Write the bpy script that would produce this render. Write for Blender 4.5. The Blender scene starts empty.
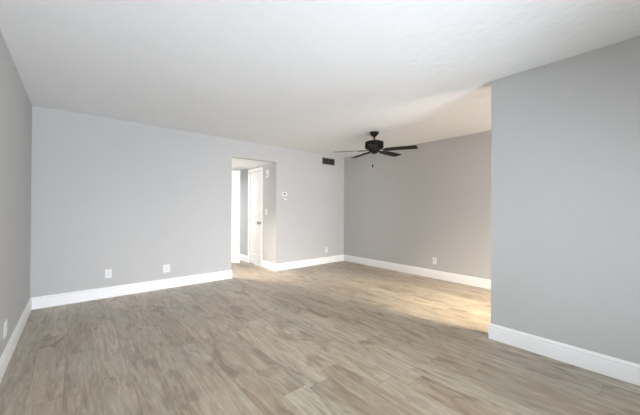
import bpy, bmesh, math, random
from mathutils import Vector, Matrix
C = bpy.context.scene
col = C.collection
R = math.radians

# ------------------------------------------------------------------ camera
CAM_H = 1.2172
cam_data = bpy.data.cameras.new('camera')
cam_data.sensor_fit = 'HORIZONTAL'
cam_data.sensor_width = 36.0
cam_data.lens = 289.09 / 640.0 * 36.0
cam_data.clip_start = 0.02
cam = bpy.data.objects.new('camera', cam_data)
col.objects.link(cam)
YAW, PITCH, ROLL = 0.7027, 0.0053, 0.0047
fwd = Vector((math.sin(YAW) * math.cos(PITCH), math.cos(YAW) * math.cos(PITCH), math.sin(PITCH)))
right = Vector((math.cos(YAW), -math.sin(YAW), 0))
up = right.cross(fwd)
r2 = right * math.cos(ROLL) + up * math.sin(ROLL)
u2 = up * math.cos(ROLL) - right * math.sin(ROLL)
cam.matrix_world = Matrix(((r2.x, u2.x, -fwd.x, 0), (r2.y, u2.y, -fwd.y, 0), (r2.z, u2.z, -fwd.z, CAM_H), (0, 0, 0, 1)))
C.camera = cam

# room measures (metres)
XL, YB, XR, XP, YP = -0.4026, 4.8666, 4.8684, 3.0107, 1.0445
CEIL = 2.44
HALL_X0, HALL_X1, HALL_H, HALL_Y = 2.090, 3.000, 2.132, 6.72
REAR, AREAR = -1.50, -0.85
T = 0.12

# ------------------------------------------------------------------ light
C.view_settings.view_transform = 'Standard'
C.view_settings.look = 'None'
C.view_settings.gamma = 1.0
C.view_settings.exposure = 0.15
C.view_settings.use_curve_mapping = False
try:
    C.cycles.use_denoising = True
    C.cycles.diffuse_bounces = 8
    C.cycles.max_bounces = 12
    C.cycles.sample_clamp_indirect = 6
except Exception:
    pass
world = bpy.data.worlds.new('sky')
C.world = world
world.use_nodes = True
bg = world.node_tree.nodes['Background']
bg.inputs['Color'].default_value = (0.94, 0.98, 1.0, 1)
bg.inputs['Strength'].default_value = 12.5


def area(name, loc, rot, sx, sy, power, colour, spread=180):
    l = bpy.data.lights.new(name, 'AREA')
    l.shape = 'RECTANGLE'; l.size = sx; l.size_y = sy
    l.energy = power; l.color = colour; l.spread = R(spread)
    o = bpy.data.objects.new(name, l)
    o.location = loc; o.rotation_euler = rot
    col.objects.link(o)
    return o


# daylight and added fill lamps outside the glass doors and in the hall
def aim(p, q):
    return (Vector(q) - Vector(p)).to_track_quat('-Z', 'Y').to_euler()


_p = (0.85, REAR - 0.45, 1.90)
area('floor_fill_main_glass', _p, aim(_p, (1.75, YB - 0.2, -0.10)), 1.5, 0.3, 11, (1.0, 0.97, 0.95), 42)  # added narrow fill beam for the far floor and lower back wall
_p = (1.00, REAR - 0.75, 0.35)
area('ceiling_fill_main_glass', _p, aim(_p, (1.10, 1.9, CEIL)), 1.8, 0.5, 54, (0.72, 0.84, 1.0), 95)  # added upward fill, brightens the ceiling like a bounced flash
area('daylight_dining_glass', (3.78, AREAR - 0.22, 1.05), (R(90), 0, 0), 1.1, 2.0, 64, (1.0, 0.84, 0.76))
_p = (3.80, -2.3, 2.60)
area('low_sun_dining_glass', _p, aim(_p, (3.70, 1.40, 0.0)), 1.2, 0.7, 108, (1.0, 0.87, 0.66), 58)
area('hall_fill_side', (0.95, 5.85, 1.25), (0, R(-90), 0), 1.7, 1.2, 19, (1.0, 0.95, 0.89))  # added side fill inside the hall, there is no window in this wall
_p = (1.25, 6.45, 1.75)
area('hall_fill_spill', _p, aim(_p, (2.65, 4.30, 0.0)), 0.5, 0.4, 11, (1.0, 0.90, 0.80), 50)  # added fill aimed through the opening onto the main room floor
area('bathroom_fill', (2.0, 7.7, 2.05), (0, 0, 0), 0.6, 0.6, 60, (0.92, 0.97, 1.0))  # added fill beyond the end door, lightens the far hall wall

# ------------------------------------------------------------------ materials


def mat(name, colour, rough=0.5, metal=0.0, bump=0.0, bscale=200.0, var=0.0, vscale=3.0, spec=0.5, detail=2.0, bdist=0.004):
    m = bpy.data.materials.new(name)
    m.use_nodes = True
    nt = m.node_tree
    b = nt.nodes['Principled BSDF']
    b.inputs['Roughness'].default_value = rough
    b.inputs['Metallic'].default_value = metal
    b.inputs['Specular IOR Level'].default_value = spec
    tc = nt.nodes.new('ShaderNodeTexCoord')
    n = nt.nodes.new('ShaderNodeTexNoise')
    n.inputs['Scale'].default_value = vscale
    n.inputs['Detail'].default_value = detail
    nt.links.new(tc.outputs['Object'], n.inputs['Vector'])
    mix = nt.nodes.new('ShaderNodeMix'); mix.data_type = 'RGBA'
    mix.inputs[6].default_value = tuple(c * (1 - var) for c in colour) + (1,)
    mix.inputs[7].default_value = tuple(min(1, c * (1 + var)) for c in colour) + (1,)
    nt.links.new(n.outputs['Fac'], mix.inputs[0])
    nt.links.new(mix.outputs[2], b.inputs['Base Color'])
    if bump:
        n2 = nt.nodes.new('ShaderNodeTexNoise')
        n2.inputs['Scale'].default_value = bscale
        n2.inputs['Detail'].default_value = 3
        nt.links.new(tc.outputs['Object'], n2.inputs['Vector'])
        bp = nt.nodes.new('ShaderNodeBump')
        bp.inputs['Strength'].default_value = bump
        bp.inputs['Distance'].default_value = bdist
        nt.links.new(n2.outputs['Fac'], bp.inputs['Height'])
        nt.links.new(bp.outputs['Normal'], b.inputs['Normal'])
    return m


M_wall = mat('grey_wall_paint', (0.515, 0.513, 0.511), 0.75, bump=0.12, bscale=90, var=0.012, spec=0.3)
M_ceil = mat('white_ceiling_texture', (0.83, 0.83, 0.83), 0.9, bump=0.5, bscale=14, bdist=0.012, var=0.02, vscale=5, spec=0.2, detail=5)
M_trim = mat('white_trim_paint', (0.90, 0.90, 0.91), 0.35, var=0.01)
M_door = mat('white_door_paint', (0.80, 0.795, 0.785), 0.35, var=0.01)
M_plate = mat('white_plastic', (0.77, 0.77, 0.77), 0.3, var=0.01)
M_slot = mat('dark_slot', (0.03, 0.03, 0.03), 0.6, var=0.1)
M_fan = mat('oil_rubbed_bronze', (0.009, 0.008, 0.0075), 0.6, metal=0.0, spec=0.15, var=0.25, vscale=30)
M_blade = mat('dark_walnut_blade', (0.020, 0.015, 0.013), 0.6, spec=0.15, var=0.25, vscale=14)
M_chain = mat('aged_brass_chain', (0.30, 0.26, 0.22), 0.4, metal=0.8, var=0.1)
M_knob = mat('satin_nickel', (0.30, 0.29, 0.27), 0.3, metal=0.9, var=0.05)
M_vent = mat('grey_vent_metal', (0.10, 0.095, 0.09), 0.5, metal=0.2, var=0.1)
M_ventf = mat('taupe_vent_frame', (0.34, 0.32, 0.31), 0.5, var=0.05)
M_ventd = mat('dark_duct', (0.015, 0.014, 0.014), 0.8, var=0.1)
M_lcd = mat('thermostat_display', (0.06, 0.07, 0.065), 0.2, var=0.05)
M_alu = mat('white_aluminium', (0.75, 0.75, 0.75), 0.4, metal=0.1, var=0.02)
M_patio = mat('patio_concrete', (0.5, 0.49, 0.46), 0.9, bump=0.3, var=0.08)

M_glass = bpy.data.materials.new('window_glass'); M_glass.use_nodes = True
nt = M_glass.node_tree; nt.nodes.clear()
out = nt.nodes.new('ShaderNodeOutputMaterial'); tr = nt.nodes.new('ShaderNodeBsdfTransparent')
gl = nt.nodes.new('ShaderNodeBsdfGlossy'); gl.inputs['Roughness'].default_value = 0.02
fr = nt.nodes.new('ShaderNodeFresnel'); mx = nt.nodes.new('ShaderNodeMixShader')
nt.links.new(fr.outputs[0], mx.inputs[0]); nt.links.new(tr.outputs[0], mx.inputs[1])
nt.links.new(gl.outputs[0], mx.inputs[2]); nt.links.new(mx.outputs[0], out.inputs['Surface'])


def floor_material():
    m = bpy.data.materials.new('vinyl_oak_planks'); m.use_nodes = True
    nt = m.node_tree; N = nt.nodes; L = nt.links
    b = N['Principled BSDF']

    def math_(op, a, c=None, clamp=False):
        n = N.new('ShaderNodeMath'); n.operation = op; n.use_clamp = clamp
        for i, v in enumerate((a, c)):
            if v is None: continue
            if isinstance(v, (int, float)): n.inputs[i].default_value = v
            else: L.new(v, n.inputs[i])
        return n.outputs[0]

    def comb(x, y, z):
        n = N.new('ShaderNodeCombineXYZ')
        for i, v in enumerate((x, y, z)):
            if isinstance(v, (int, float)): n.inputs[i].default_value = v
            else: L.new(v, n.inputs[i])
        return n.outputs[0]

    def white(v):
        n = N.new('ShaderNodeTexWhiteNoise'); n.noise_dimensions = '3D'; L.new(v, n.inputs['Vector'])
        return n.outputs['Value'], n.outputs['Color']

    def noise(v, scale, detail, rough=0.5, dist=0.0):
        n = N.new('ShaderNodeTexNoise'); L.new(v, n.inputs['Vector'])
        n.inputs['Scale'].default_value = scale; n.inputs['Detail'].default_value = detail
        n.inputs['Roughness'].default_value = rough; n.inputs['Distortion'].default_value = dist
        return n.outputs['Fac']

    def ramp(f, stops):
        n = N.new('ShaderNodeValToRGB'); L.new(f, n.inputs[0]); e = n.color_ramp.elements
        while len(e) < len(stops): e.new(0.5)
        for i, (p, c) in enumerate(stops):
            e[i].position = p; e[i].color = tuple(c) + (1,)
        return n.outputs[0]

    def mixc(f, a, c, mode='MIX'):
        n = N.new('ShaderNodeMix'); n.data_type = 'RGBA'; n.blend_type = mode
        for i, v in ((0, f), (6, a), (7, c)):
            if isinstance(v, (int, float)): n.inputs[i].default_value = v
            elif isinstance(v, tuple): n.inputs[i].default_value = v + (1,)
            else: L.new(v, n.inputs[i])
        return n.outputs[2]

    tc = N.new('ShaderNodeTexCoord')
    sep = N.new('ShaderNodeSeparateXYZ'); L.new(tc.outputs['Object'], sep.inputs[0])
    x, y = sep.outputs[0], sep.outputs[1]
    W, LEN = 0.182, 1.22
    xs = math_('DIVIDE', math_('ADD', x, 0.05), W)
    row = math_('FLOOR', xs); fx = math_('FRACT', xs)
    rv, _ = white(comb(row, 7.3, 1.7))
    ys = math_('ADD', math_('DIVIDE', y, LEN), math_('MULTIPLY', rv, 3.0))
    cell = math_('FLOOR', ys); fy = math_('FRACT', ys)
    pv, pc = white(comb(row, cell, 3.1))
    pv2, _ = white(comb(row, cell, 9.4))
    off = math_('MULTIPLY', pv, 37.0)
    # grain: stretched along the plank
    g1 = noise(comb(math_('MULTIPLY', x, 17.0), math_('ADD', math_('MULTIPLY', y, 1.9), off), off), 1.0, 6, 0.62, 1.4)
    g2 = noise(comb(math_('MULTIPLY', x, 90.0), math_('ADD', math_('MULTIPLY', y, 9.0), off), off), 1.0, 4, 0.6)
    g3 = noise(comb(math_('MULTIPLY', x, 7.5), math_('ADD', math_('MULTIPLY', y, 2.6), off), off), 1.0, 3, 0.55, 0.8)
    g4 = noise(comb(math_('MULTIPLY', x, 3.0), math_('MULTIPLY', y, 1.0), 4.0), 1.0, 3, 0.55, 0.5)
    base = ramp(g1, [(0.25, (0.205, 0.150, 0.108)), (0.43, (0.330, 0.272, 0.212)), (0.57, (0.405, 0.352, 0.288)), (0.75, (0.475, 0.435, 0.372))])
    # some planks greyer and paler, some browner
    tint = ramp(pv2, [(0.0, (0.87, 0.835, 0.79)), (0.4, (0.98, 0.97, 0.95)), (0.7, (1.02, 1.04, 1.03)), (1.0, (1.13, 1.14, 1.12))])
    c = mixc(1.0, base, tint, 'MULTIPLY')
    c = mixc(1.0, c, ramp(g4, [(0.3, (1.04, 0.97, 0.90)), (0.7, (0.96, 1.02, 1.02))]), 'MULTIPLY')
    knots = math_('MULTIPLY', math_('SUBTRACT', 0.46, g3), 7.0, True)
    c = mixc(math_('MULTIPLY', knots, 0.66), c, (0.165, 0.115, 0.080))
    fine = math_('MULTIPLY', math_('SUBTRACT', g2, 0.5), 0.8)
    c = mixc(1.0, c, comb(math_('ADD', fine, 1.0), math_('ADD', fine, 1.0), math_('ADD', fine, 1.0)), 'MULTIPLY')
    # seams
    sx = math_('MINIMUM', fx, math_('SUBTRACT', 1.0, fx))
    sy = math_('MINIMUM', fy, math_('SUBTRACT', 1.0, fy))
    seam = math_('MAXIMUM', math_('LESS_THAN', sx, 0.008), math_('LESS_THAN', sy, 0.0016))
    c = mixc(math_('MULTIPLY', seam, 0.45), c, (0.09, 0.07, 0.05))
    L.new(c, b.inputs['Base Color'])
    rr = math_('ADD', math_('MULTIPLY', g1, 0.15), 0.32)
    L.new(rr, b.inputs['Roughness'])
    b.inputs['Specular IOR Level'].default_value = 1.0
    bp = N.new('ShaderNodeBump'); bp.inputs['Strength'].default_value = 0.25; bp.inputs['Distance'].default_value = 0.001
    L.new(math_('SUBTRACT', g2, seam), bp.inputs['Height']); L.new(bp.outputs[0], b.inputs['Normal'])
    return m


M_floor = floor_material()

# ------------------------------------------------------------------ mesh helpers


def box(bm, x0, x1, y0, y1, z0, z1, bev=0.0):
    vs = [bm.verts.new((x, y, z)) for x in (x0, x1) for y in (y0, y1) for z in (z0, z1)]
    fs = [(0, 1, 3, 2), (4, 6, 7, 5), (0, 4, 5, 1), (2, 3, 7, 6), (0, 2, 6, 4), (1, 5, 7, 3)]
    faces = [bm.faces.new([vs[i] for i in f]) for f in fs]
    if bev:
        edges = list({e for f in faces for e in f.edges})
        bmesh.ops.bevel(bm, geom=edges, offset=bev, segments=2, profile=0.6, affect='EDGES')
    return vs


def lathe(bm, prof, seg=32, cx=0, cy=0):
    rings = []
    for r, z in prof:
        if r < 1e-5:
            rings.append([bm.verts.new((cx, cy, z))])
        else:
            rings.append([bm.verts.new((cx + r * math.cos(2 * math.pi * k / seg), cy + r * math.sin(2 * math.pi * k / seg), z)) for k in range(seg)])
    for a, b_ in zip(rings, rings[1:]):
        for k in range(seg):
            k2 = (k + 1) % seg
            vs = []
            for v in (a[k % len(a)], a[k2 % len(a)], b_[k2 % len(b_)], b_[k % len(b_)]):
                if v not in vs: vs.append(v)
            if len(vs) > 2:
                try: bm.faces.new(vs)
                except ValueError: pass
    for rg in (rings[0], rings[-1]):
        if len(rg) > 2: bm.faces.new(rg)


def tube(bm, p0, p1, r, seg=12):
    p0, p1 = Vector(p0), Vector(p1); d = (p1 - p0).normalized()
    a = d.orthogonal().normalized(); b_ = d.cross(a)
    r0 = [bm.verts.new(p0 + (a * math.cos(t) + b_ * math.sin(t)) * r) for t in [2 * math.pi * k / seg for k in range(seg)]]
    r1 = [bm.verts.new(p1 + (a * math.cos(t) + b_ * math.sin(t)) * r) for t in [2 * math.pi * k / seg for k in range(seg)]]
    for k in range(seg):
        bm.faces.new((r0[k], r0[(k + 1) % seg], r1[(k + 1) % seg], r1[k]))
    bm.faces.new(r0); bm.faces.new(r1)


def obj(name, bm, m, parent=None, smooth=False, kind=None):
    bmesh.ops.recalc_face_normals(bm, faces=bm.faces)
    me = bpy.data.meshes.new(name); bm.to_mesh(me); bm.free()
    me.materials.append(m)
    if smooth:
        for p in me.polygons: p.use_smooth = True
        try: me.set_sharp_from_angle(angle=R(35))
        except Exception: pass
    o = bpy.data.objects.new(name, me); col.objects.link(o)
    if parent: o.parent = parent
    if kind: o['kind'] = kind
    return o


def NB(): return bmesh.new()


def struct(name, boxes, m, bev=0.0):
    bm = NB()
    for b_ in boxes: box(bm, *b_, bev)
    return obj(name, bm, m, kind='structure')


def empty(name, loc, rz=0.0):
    o = bpy.data.objects.new(name, None); o.empty_display_size = 0.1
    o.location = loc; o.rotation_euler = (0, 0, rz); col.objects.link(o)
    return o


def thing(name, label, cat, loc, rz=0.0, group=None):
    o = empty(name, loc, rz); o['label'] = label; o['category'] = cat
    if group: o['group'] = group
    return o


# ------------------------------------------------------------------ structure
struct('floor', [(XL - T, XR + T, REAR - T, 8.6, -0.10, 0.0)], M_floor)
struct('ceiling', [(XL - T, XR + T, REAR - T, YB + T, CEIL, CEIL + 0.1)], M_ceil)
struct('ceiling_hall', [(0.9, HALL_X1 + T, YB + T, 8.6, HALL_H, HALL_H + 0.1)], M_ceil)
struct('wall_left', [(XL - T, XL, REAR - T, YB + T, 0, CEIL)], M_wall)
struct('wall_back', [(XL, HALL_X0, YB, YB + T, 0, CEIL), (HALL_X1, XR + T, YB, YB + T, 0, CEIL),
                     (HALL_X0, HALL_X1, YB, YB + T, HALL_H, CEIL)], M_wall)
struct('wall_right', [(XR, XR + T, AREAR - T, YB, 0, CEIL)], M_wall)
struct('wall_partition', [(XP, XP + T, REAR - T, YP, 0, CEIL)], M_wall)
GD = (0.00, 2.30, 2.06)      # main glass door: x0, x1, height
AD = (3.25, 4.30, 2.06)      # dining glass door
struct('wall_rear', [(XL, GD[0], REAR - T, REAR, 0, CEIL), (GD[1], XP, REAR - T, REAR, 0, CEIL),
                     (GD[0], GD[1], REAR - T, REAR, GD[2], CEIL)], M_wall)
struct('wall_dining_rear', [(XP + T, AD[0], AREAR - T, AREAR, 0, CEIL), (AD[1], XR, AREAR - T, AREAR, 0, CEIL),
                            (AD[0], AD[1], AREAR - T, AREAR, AD[2], CEIL)], M_wall)
# hall
DY0, DY1, DH = 5.455, 5.985, 2.035
struct('wall_hall_right', [(HALL_X1, HALL_X1 + T, YB + T, DY0, 0, HALL_H), (HALL_X1, HALL_X1 + T, DY1, 8.6, 0, HALL_H),
                           (HALL_X1, HALL_X1 + T, DY0, DY1, DH, HALL_H)], M_wall)
struct('wall_closet', [(HALL_X1 + 0.70, HALL_X1 + 0.75, DY0 - 0.3, DY1 + 0.3, 0, HALL_H)], M_wall)
EX0, EX1 = 2.20, 2.93        # end doorway
struct('wall_hall_end', [(0.9, EX0, HALL_Y, HALL_Y + T, 0, HALL_H), (EX1, HALL_X1, HALL_Y, HALL_Y + T, 0, HALL_H),
                         (EX0, EX1, HALL_Y, HALL_Y + T, DH, HALL_H)], M_wall)
struct('wall_hall_left', [(0.9 - T, 0.9, YB + T, 8.6, 0, HALL_H)], M_wall)
struct('wall_bathroom', [(0.9, HALL_X1, 8.5, 8.6, 0, HALL_H)], M_wall)

PROF = [(0, 0), (0.015, 0), (0.015, 0.102), (0.0105, 0.108), (0.0105, 0.114), (0.014, 0.119), (0.014, 0.126), (0.009, 0.137), (0.005, 0.144), (0, 0.144)]


def base(name, p0, p1, n, e0=0, e1=0):
    """profile swept from p0 to p1, n = into the room; e = +1 outer mitre, -1 inner mitre, 0 square"""
    bm = NB(); p0 = Vector(p0 + (0,)); p1 = Vector(p1 + (0,)); n = Vector(n + (0,)); d = (p1 - p0).normalized()
    a = [bm.verts.new(p0 + n * t - d * (t * e0) + Vector((0, 0, z))) for t, z in PROF]
    b_ = [bm.verts.new(p1 + n * t + d * (t * e1) + Vector((0, 0, z))) for t, z in PROF]
    k = len(PROF)
    for i in range(k): bm.faces.new((a[i], a[(i + 1) % k], b_[(i + 1) % k], b_[i]))
    bm.faces.new(a); bm.faces.new(b_)
    return obj(name, bm, M_trim, kind='structure')


base('baseboard_left', (XL, REAR), (XL, YB), (1, 0), -1, -1)
base('baseboard_back', (XL, YB), (HALL_X0, YB), (0, -1), -1, 1)
base('baseboard_back_corner', (HALL_X1, YB), (XR, YB), (0, -1), 1, -1)
base('baseboard_right', (XR, AREAR), (XR, YB), (-1, 0), -1, -1)
base('baseboard_partition', (XP, REAR), (XP, YP), (-1, 0), -1, 1)
base('baseboard_partition_end', (XP, YP), (XP + T, YP), (0, 1), 1, 1)
base('baseboard_partition_dining', (XP + T, AREAR), (XP + T, YP), (1, 0), -1, 1)
base('baseboard_hall_jamb', (HALL_X0, YB), (HALL_X0, YB + T), (1, 0), 1, 0)
base('baseboard_hall_right', (HALL_X1, YB), (HALL_X1, DY0 - 0.062), (-1, 0), 1, 0)
base('baseboard_hall_far', (HALL_X1, DY1 + 0.062), (HALL_X1, HALL_Y), (-1, 0), 0, -1)
base('baseboard_rear', (XL, REAR), (GD[0] - 0.01, REAR), (0, 1), -1, 0)


# glass doors behind the camera -------------------------------------------------
def glass_door(name, x0, x1, h, y):
    root = struct(name, [(x0, x0 + 0.05, y - 0.10, y - 0.02, 0.0, h), (x1 - 0.05, x1, y - 0.10, y - 0.02, 0.0, h),
                         (x0 + 0.05, x1 - 0.05, y - 0.10, y - 0.02, h - 0.05, h), (x0 + 0.05, x1 - 0.05, y - 0.10, y - 0.02, 0.0, 0.03)], M_alu)
    xm = (x0 + x1) / 2
    for i, (a, b_, yy) in enumerate(((x0 + 0.05, xm + 0.03, y - 0.055), (xm - 0.03, x1 - 0.05, y - 0.085))):
        bm = NB()
        box(bm, a, a + 0.045, yy, yy + 0.025, 0.03, h - 0.05); box(bm, b_ - 0.045, b_, yy, yy + 0.025, 0.03, h - 0.05)
        box(bm, a + 0.045, b_ - 0.045, yy, yy + 0.025, 0.03, 0.10); box(bm, a + 0.045, b_ - 0.045, yy, yy + 0.025, h - 0.10, h - 0.05)
        s = obj('sash', bm, M_alu, root)
        bm = NB(); box(bm, a + 0.045, b_ - 0.045, yy + 0.010, yy + 0.015, 0.10, h - 0.10)
        obj('glass_pane', bm, M_glass, s)
    return root


glass_door('window_1', GD[0], GD[1], GD[2], REAR)
glass_door('window_2', AD[0], AD[1], AD[2], AREAR)
struct('ground_patio', [(-3, 8, -6, REAR - T, -0.12, -0.02)], M_patio)


# hall closet door ------------------------------------------------------------
def recessed_panel(bm, u0, u1, z0, z1, w, place):
    """raised panel: outer groove + inner field on a face whose local frame is given by place(u, depth, z)"""
    g, f = 0.018, 0.045
    rings = [((u0, z0, u1, z1), 0.0), ((u0 + g, z0 + g, u1 - g, z1 - g), -0.008), ((u0 + f, z0 + f, u1 - f, z1 - f), -0.001)]
    prev = None
    for (a, c, b_, d), dep in rings:
        vs = [bm.verts.new(place(u, dep, z)) for u, z in ((a, c), (b_, c), (b_, d), (a, d))]
        if prev:
            for k in range(4): bm.faces.new((prev[k], prev[(k + 1) % 4], vs[(k + 1) % 4], vs[k]))
        prev = vs
    bm.faces.new(prev)


def door_leaf(bm, width, height, thick, cols, rows, z0=0.01):
    """leaf in local x 0..width, y 0..thick; both faces panelled"""
    us = [0.0]
    st = 0.085
    pw = (width - st * (cols + 1)) / cols
    for c_ in range(cols): us += [st + c_ * (pw + st), st + c_ * (pw + st) + pw]
    us.append(width)
    zs = [z0]
    for a, b_ in rows: zs += [a, b_]
    zs.append(height)
    for side in (0, 1):
        def place(u, dep, z, s=side):
            return (u, (0 - dep) if s == 0 else (thick + dep), z)
        for i in range(len(us) - 1):
            for j in range(len(zs) - 1):
                if i % 2 == 1 and j % 2 == 1:
                    recessed_panel(bm, us[i], us[i + 1], zs[j], zs[j + 1], 0, place)
                else:
                    bm.faces.new([bm.verts.new(place(u, 0, z)) for u, z in ((us[i], zs[j]), (us[i + 1], zs[j]), (us[i + 1], zs[j + 1]), (us[i], zs[j + 1]))])
    for (a, b_) in (((0, 0), (0, thick)), ((width, 0), (width, thick))):
        bm.faces.new([bm.verts.new((a[0], a[1], z0)), bm.verts.new((b_[0], b_[1], z0)), bm.verts.new((b_[0], b_[1], height)), bm.verts.new((a[0], a[1], height))])
    for z in (z0, height):
        bm.faces.new([bm.verts.new(p) for p in ((0, 0, z), (width, 0, z), (width, thick, z), (0, thick, z))])
    bmesh.ops.remove_doubles(bm, verts=bm.verts, dist=1e-5)


def knob(bm, x, y, z, sgn):
    prof = [(0.0, 0.0), (0.030, 0.0), (0.030, 0.006), (0.012, 0.010), (0.011, 0.030), (0.026, 0.040), (0.029, 0.052), (0.022, 0.064), (0.0, 0.067)]
    b2 = bmesh.new(); lathe(b2, prof, 20)
    bmesh.ops.rotate(b2, verts=b2.verts, matrix=Matrix.Rotation(R(90) * (1 if sgn < 0 else -1), 3, 'X'))
    bmesh.ops.translate(b2, verts=b2.verts, vec=(x, y, z))
    me = bpy.data.meshes.new('t'); b2.to_mesh(me); bm.from_mesh(me); b2.free(); bpy.data.meshes.remove(me)


ROWS = [(0.22, 0.86), (1.00, 1.90)]
d1 = empty('door_1', (HALL_X1, DY0, 0)); d1['kind'] = 'structure'
bm = NB()   # casing on the hall face + jamb lining
cw, ct = 0.058, 0.016
w = DY1 - DY0
box(bm, -ct, 0, -cw, 0, 0, DH + cw, 0.003); box(bm, -ct, 0, w, w + cw, 0, DH + cw, 0.003); box(bm, -ct, 0, 0, w, DH, DH + cw, 0.003)
obj('door_casing', bm, M_trim, d1)
bm = NB(); door_leaf(bm, w - 0.008, DH - 0.004, 0.035, 1, ROWS)
leaf = obj('door_leaf', bm, M_door, d1)
leaf.rotation_euler = (0, 0, R(90)); leaf.location = (0.040, 0.004, 0)
bm = NB(); knob(bm, 0.055, 0.035, 0.915, 1)
kn = obj('door_knob', bm, M_knob, leaf, True); kn['label'] = 'satin nickel door knob'

# half open door at the end of the hall
d2 = empty('door_2', (2.30, 6.62, 0)); d2['kind'] = 'structure'
LW = math.hypot(2.79 - 2.30, 6.06 - 6.62)
ang = math.atan2(6.06 - 6.62, 2.79 - 2.30)
bm = NB(); door_leaf(bm, LW, 2.065, 0.035, 1, ROWS)
leaf2 = obj('door_leaf', bm, M_door, d2); leaf2.rotation_euler = (0, 0, ang)
bm = NB(); knob(bm, LW - 0.30, 0.0, 0.915, -1)

bm.free()
bm = NB(); cy = HALL_Y - 6.62
for a, b_ in ((EX0 - cw, EX0), (EX1, EX1 + cw - 0.003)):
    box(bm, a - 2.30, b_ - 2.30, cy - ct, cy, 0, DH + cw, 0.003)
box(bm, EX0 - 2.30, EX1 - 2.30, cy - ct, cy, DH, DH + cw, 0.003)
obj('door_casing', bm, M_trim, d2)

# ------------------------------------------------------------------ things


def ceiling_fan(x, y):
    t = thing('ceiling_fan', 'dark bronze ceiling fan with five blades hanging from the white ceiling', 'ceiling fan', (x, y, CEIL))
    bm = NB(); lathe(bm, [(0.0, 0.0), (0.070, 0.0), (0.070, -0.010), (0.062, -0.030), (0.045, -0.052), (0.026, -0.070), (0.020, -0.076), (0.0, -0.076)])
    obj('canopy', bm, M_fan, t, True)
    bm = NB(); lathe(bm, [(0.0, -0.072), (0.0125, -0.072), (0.0125, -0.128), (0.026, -0.132), (0.030, -0.142), (0.0, -0.142)], 20)
    obj('down_rod', bm, M_fan, t, True)
    bm = NB()
    lathe(bm, [(0.0, -0.142), (0.055, -0.142), (0.120, -0.148), (0.142, -0.158), (0.146, -0.166), (0.146, -0.176), (0.140, -0.176), (0.140, -0.232),
               (0.146, -0.236), (0.144, -0.250), (0.118, -0.264), (0.095, -0.272), (0.0, -0.272)], 48)
    for k in range(20):      # cooling fins round the drum
        a = 2 * math.pi * k / 20
        vs = box(bm, 0.139, 0.1445, -0.004, 0.004, -0.228, -0.180)
        bmesh.ops.rotate(bm, verts=vs, cent=(0, 0, 0), matrix=Matrix.Rotation(a, 3, 'Z'))
    obj('motor_housing', bm, M_fan, t, True)
    bm = NB(); lathe(bm, [(0.0, -0.268), (0.078, -0.270), (0.078, -0.300), (0.070, -0.312), (0.050, -0.322), (0.045, -0.334), (0.028, -0.340), (0.0, -0.341)], 32)
    sw = obj('switch_housing', bm, M_fan, t, True)
    # blades
    zb, r0, r1 = -0.284, 0.165, 0.650
    first = None
    for k in range(5):
        a = R(-71 + 72 * k)
        if first is None:
            bm = NB(); n = 14
            outline = []
            for i in range(n + 1):
                s = i / n
                rr = r0 + (r1 - r0) * s
                hw = 0.052 + 0.016 * min(1, s * 1.6)
                if s < 0.12: hw *= 0.55 + 0.45 * (s / 0.12) ** 0.5
                outline.append((rr, hw))
            tip = [(r1 + 0.02 * math.sin(q) , 0.068 - 0.022 * (1 - math.cos(q))) for q in (R(30), R(60), R(90))]
            outline += tip
            pts = outline + [(r_, -h_) for r_, h_ in reversed(outline)]
            tp = math.tan(R(9.5))
            up_ = [bm.verts.new((r_, w_, zb - w_ * tp + 0.003)) for r_, w_ in pts]
            lo_ = [bm.verts.new((r_, w_, zb - w_ * tp - 0.003)) for r_, w_ in pts]
            bm.faces.new(up_); bm.faces.new(list(reversed(lo_)))
            for i in range(len(pts)):
                j = (i + 1) % len(pts); bm.faces.new((up_[i], lo_[i], lo_[j], up_[j]))
            bl = obj('fan_blade', bm, M_blade, t)
            bm = NB()
            ir = [(0.085, 0.028, 0.012), (0.13, 0.024, 0.004), (0.17, 0.026, -0.003), (0.205, 0.040, -0.006), (0.25, 0.044, -0.006), (0.275, 0.020, -0.006)]
            A = []; B = []
            for r_, w_, dz in ir:
                A.append([bm.verts.new((r_, s_ * w_, zb + dz - (s_ * w_ * tp if r_ > 0.16 else 0) - 0.001)) for s_ in (1, -1)])
                B.append([bm.verts.new((r_, s_ * w_, zb + dz - (s_ * w_ * tp if r_ > 0.16 else 0) - 0.007)) for s_ in (1, -1)])
            for i in range(len(ir) - 1):
                bm.faces.new((A[i][0], A[i][1], A[i + 1][1], A[i + 1][0])); bm.faces.new((B[i][0], B[i + 1][0], B[i + 1][1], B[i][1]))
                for s_ in (0, 1): bm.faces.new((A[i][s_], A[i + 1][s_], B[i + 1][s_], B[i][s_]))
            bm.faces.new((A[0][0], A[0][1], B[0][1], B[0][0])); bm.faces.new((A[-1][0], A[-1][1], B[-1][1], B[-1][0]))
            irn = obj('blade_iron', bm, M_fan, bl)
            first = (bl, irn)
        else:
            bl = first[0].copy(); col.objects.link(bl); bl.parent = t
            irn = first[1].copy(); col.objects.link(irn); irn.parent = bl
        bl.rotation_euler = (0, R(2.3 - 2.0 * math.cos(a)), a)
    # pull chain
    px, py = -0.050, -0.012
    bm = NB()
    for i in range(38):
        z = -0.318 - i * 0.0052
        bmesh.ops.create_icosphere(bm, subdivisions=1, radius=0.0021, matrix=Matrix.Translation((px, py, z)))
    tube(bm, (px, py, -0.315), (px, py, -0.515), 0.0009, 6)
    pc = obj('pull_chain', bm, M_chain, t)
    bm = NB(); lathe(bm, [(0, -0.510), (0.004, -0.512), (0.006, -0.522), (0.011, -0.545), (0.012, -0.556), (0.008, -0.566), (0, -0.568)], 16, px, py)
    obj('pull_knob', bm, M_fan, pc, True)
    return t


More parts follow.
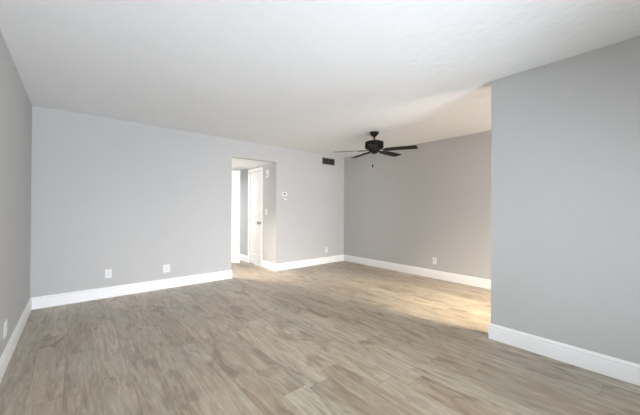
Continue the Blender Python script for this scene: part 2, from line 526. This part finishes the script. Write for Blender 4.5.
ceiling_fan(3.617, 2.945)


# wall plates: local frame x along the wall, -y out of the wall, z up
def rounded(bm, x0, x1, z0, z1, d0, d1, bev):
    box(bm, x0, x1, -d1, -d0, z0, z1, bev)


def wall_outlet(label, loc, rz, w=0.072, h=0.117, gang=1, group=None):
    t = thing('wall_outlet', label, 'outlet', loc, rz, group)
    bm = NB(); rounded(bm, -w / 2, w / 2, -h / 2, h / 2, 0.0, 0.006, 0.002)
    obj('faceplate', bm, M_plate, t)
    for g in range(gang):
        gx = (g - (gang - 1) / 2) * 0.046
        for s in (-1, 1):
            bm = NB(); lathe(bm, [(0, 0), (0.0165, 0), (0.0165, 0.002), (0.0155, 0.003), (0, 0.003)], 20)
            bmesh.ops.rotate(bm, verts=bm.verts, matrix=Matrix.Rotation(R(90), 3, 'X'))
            bmesh.ops.translate(bm, verts=bm.verts, vec=(gx, -0.006, s * 0.0195))
            rc = obj('receptacle', bm, M_plate, t)
            bm = NB()
            for sx in (-0.0065, 0.0065): box(bm, gx + sx - 0.001, gx + sx + 0.001, -0.0095, -0.0088, s * 0.0195 + 0.001, s * 0.0195 + 0.009)
            tube(bm, (gx, -0.0095, s * 0.0195 - 0.007), (gx, -0.0088, s * 0.0195 - 0.007), 0.0024, 10)
            obj('slot', bm, M_slot, rc)
    bm = NB()
    tube(bm, (0, -0.0072, 0), (0, -0.006, 0), 0.003, 10)
    obj('screw', bm, M_knob, t)
    return t


wall_outlet('white wall outlet on the back wall nearest the left corner', (0.352, YB, 0.322), 0)
wall_outlet('wider white outlet plate on the back wall beside the hall opening', (1.066, YB, 0.302), 0, 0.095, 0.122)
wall_outlet('white wall outlet low between hall opening and far room corner', (4.315, YB, 0.300), 0)
wall_outlet('white wall outlet low on the warm lit right wall below the fan', (XR, 2.598, 0.310), R(-90))
wall_outlet('white double outlet plate on the left wall at the photo edge', (XL, 3.235, 0.290), R(90), 0.115, 0.120, 2)

# return air grille
t = thing('air_vent', 'small rectangular dark louvred air vent high on the back wall', 'vent', (4.363, YB, 2.292))
w2, h2 = 0.178, 0.066
bm = NB()
fwid = 0.016
box(bm, -w2 - fwid, w2 + fwid, -0.010, 0, h2, h2 + fwid, 0.002); box(bm, -w2 - fwid, w2 + fwid, -0.010, 0, -h2 - fwid, -h2, 0.002)
box(bm, -w2 - fwid, -w2, -0.010, 0, -h2, h2, 0.002); box(bm, w2, w2 + fwid, -0.010, 0, -h2, h2, 0.002)
obj('vent_frame', bm, M_ventf, t)
bm = NB(); box(bm, -w2, w2, -0.001, 0.0, -h2, h2); obj('duct_opening', bm, M_ventd, t)
bm = NB(); box(bm, -0.004, 0.004, -0.009, 0, -h2, h2); obj('mullion', bm, M_vent, t)
for k in range(7):
    z = -h2 + (k + 0.5) * 2 * h2 / 7
    bm = NB(); vs = box(bm, -w2, w2, -0.0085, -0.0015, z - 0.0008, z + 0.0008)
    bmesh.ops.rotate(bm, verts=vs, cent=(0, -0.005, z), matrix=Matrix.Rotation(R(35), 3, 'X'))
    obj('louvre', bm, M_vent, t)

# thermostat
t = thing('thermostat', 'white thermostat with small dark display beside the hall opening', 'thermostat', (3.176, YB, 1.512))
bm = NB(); box(bm, -0.062, 0.062, -0.026, 0, -0.038, 0.038, 0.008); obj('thermostat_body', bm, M_plate, t)
bm = NB(); box(bm, -0.026, 0.026, -0.0275, -0.026, -0.010, 0.014); obj('display', bm, M_lcd, t)
bm = NB()
for k in (-1, 0, 1): box(bm, k * 0.02 - 0.006, k * 0.02 + 0.006, -0.0275, -0.026, -0.028, -0.020)
obj('button', bm, M_plate, t)
t = thing('wall_sensor', 'small oval white sensor just below the thermostat', 'sensor', (3.190, YB, 1.412))
bm = NB(); lathe(bm, [(0, 0), (0.045, 0), (0.045, 0.012), (0.038, 0.018), (0, 0.019)], 28)
bmesh.ops.scale(bm, verts=bm.verts, vec=(1, 0.5, 1))
bmesh.ops.rotate(bm, verts=bm.verts, matrix=Matrix.Rotation(R(90), 3, 'X'))
obj('sensor_body', bm, M_plate, t, True)
bm = NB(); box(bm, -0.010, 0.010, -0.0200, -0.0186, -0.004, 0.004); obj('sensor_window', bm, M_vent, t)

# hall switch and chime
t = thing('light_switch', 'white light switch on the hall wall beside the closet door', 'switch', (HALL_X1, 5.245, 1.155), R(-90))
bm = NB(); box(bm, -0.036, 0.036, -0.006, 0, -0.060, 0.060, 0.002); obj('faceplate', bm, M_plate, t)
bm = NB(); vs = box(bm, -0.016, 0.016, -0.010, -0.005, -0.033, 0.033, 0.0015); obj('rocker', bm, M_plate, t)
t = thing('door_chime', 'white door chime box high on the hall wall inside the opening', 'door chime', (HALL_X1, 5.175, 1.925), R(-90))
bm = NB(); box(bm, -0.045, 0.045, -0.035, 0, -0.075, 0.075, 0.006); obj('chime_cover', bm, M_plate, t)
bm = NB()
for k in range(5): box(bm, -0.028, 0.028, -0.0358, -0.035, -0.045 + k * 0.010, -0.042 + k * 0.010)
obj('speaker_slots', bm, M_slot, t)
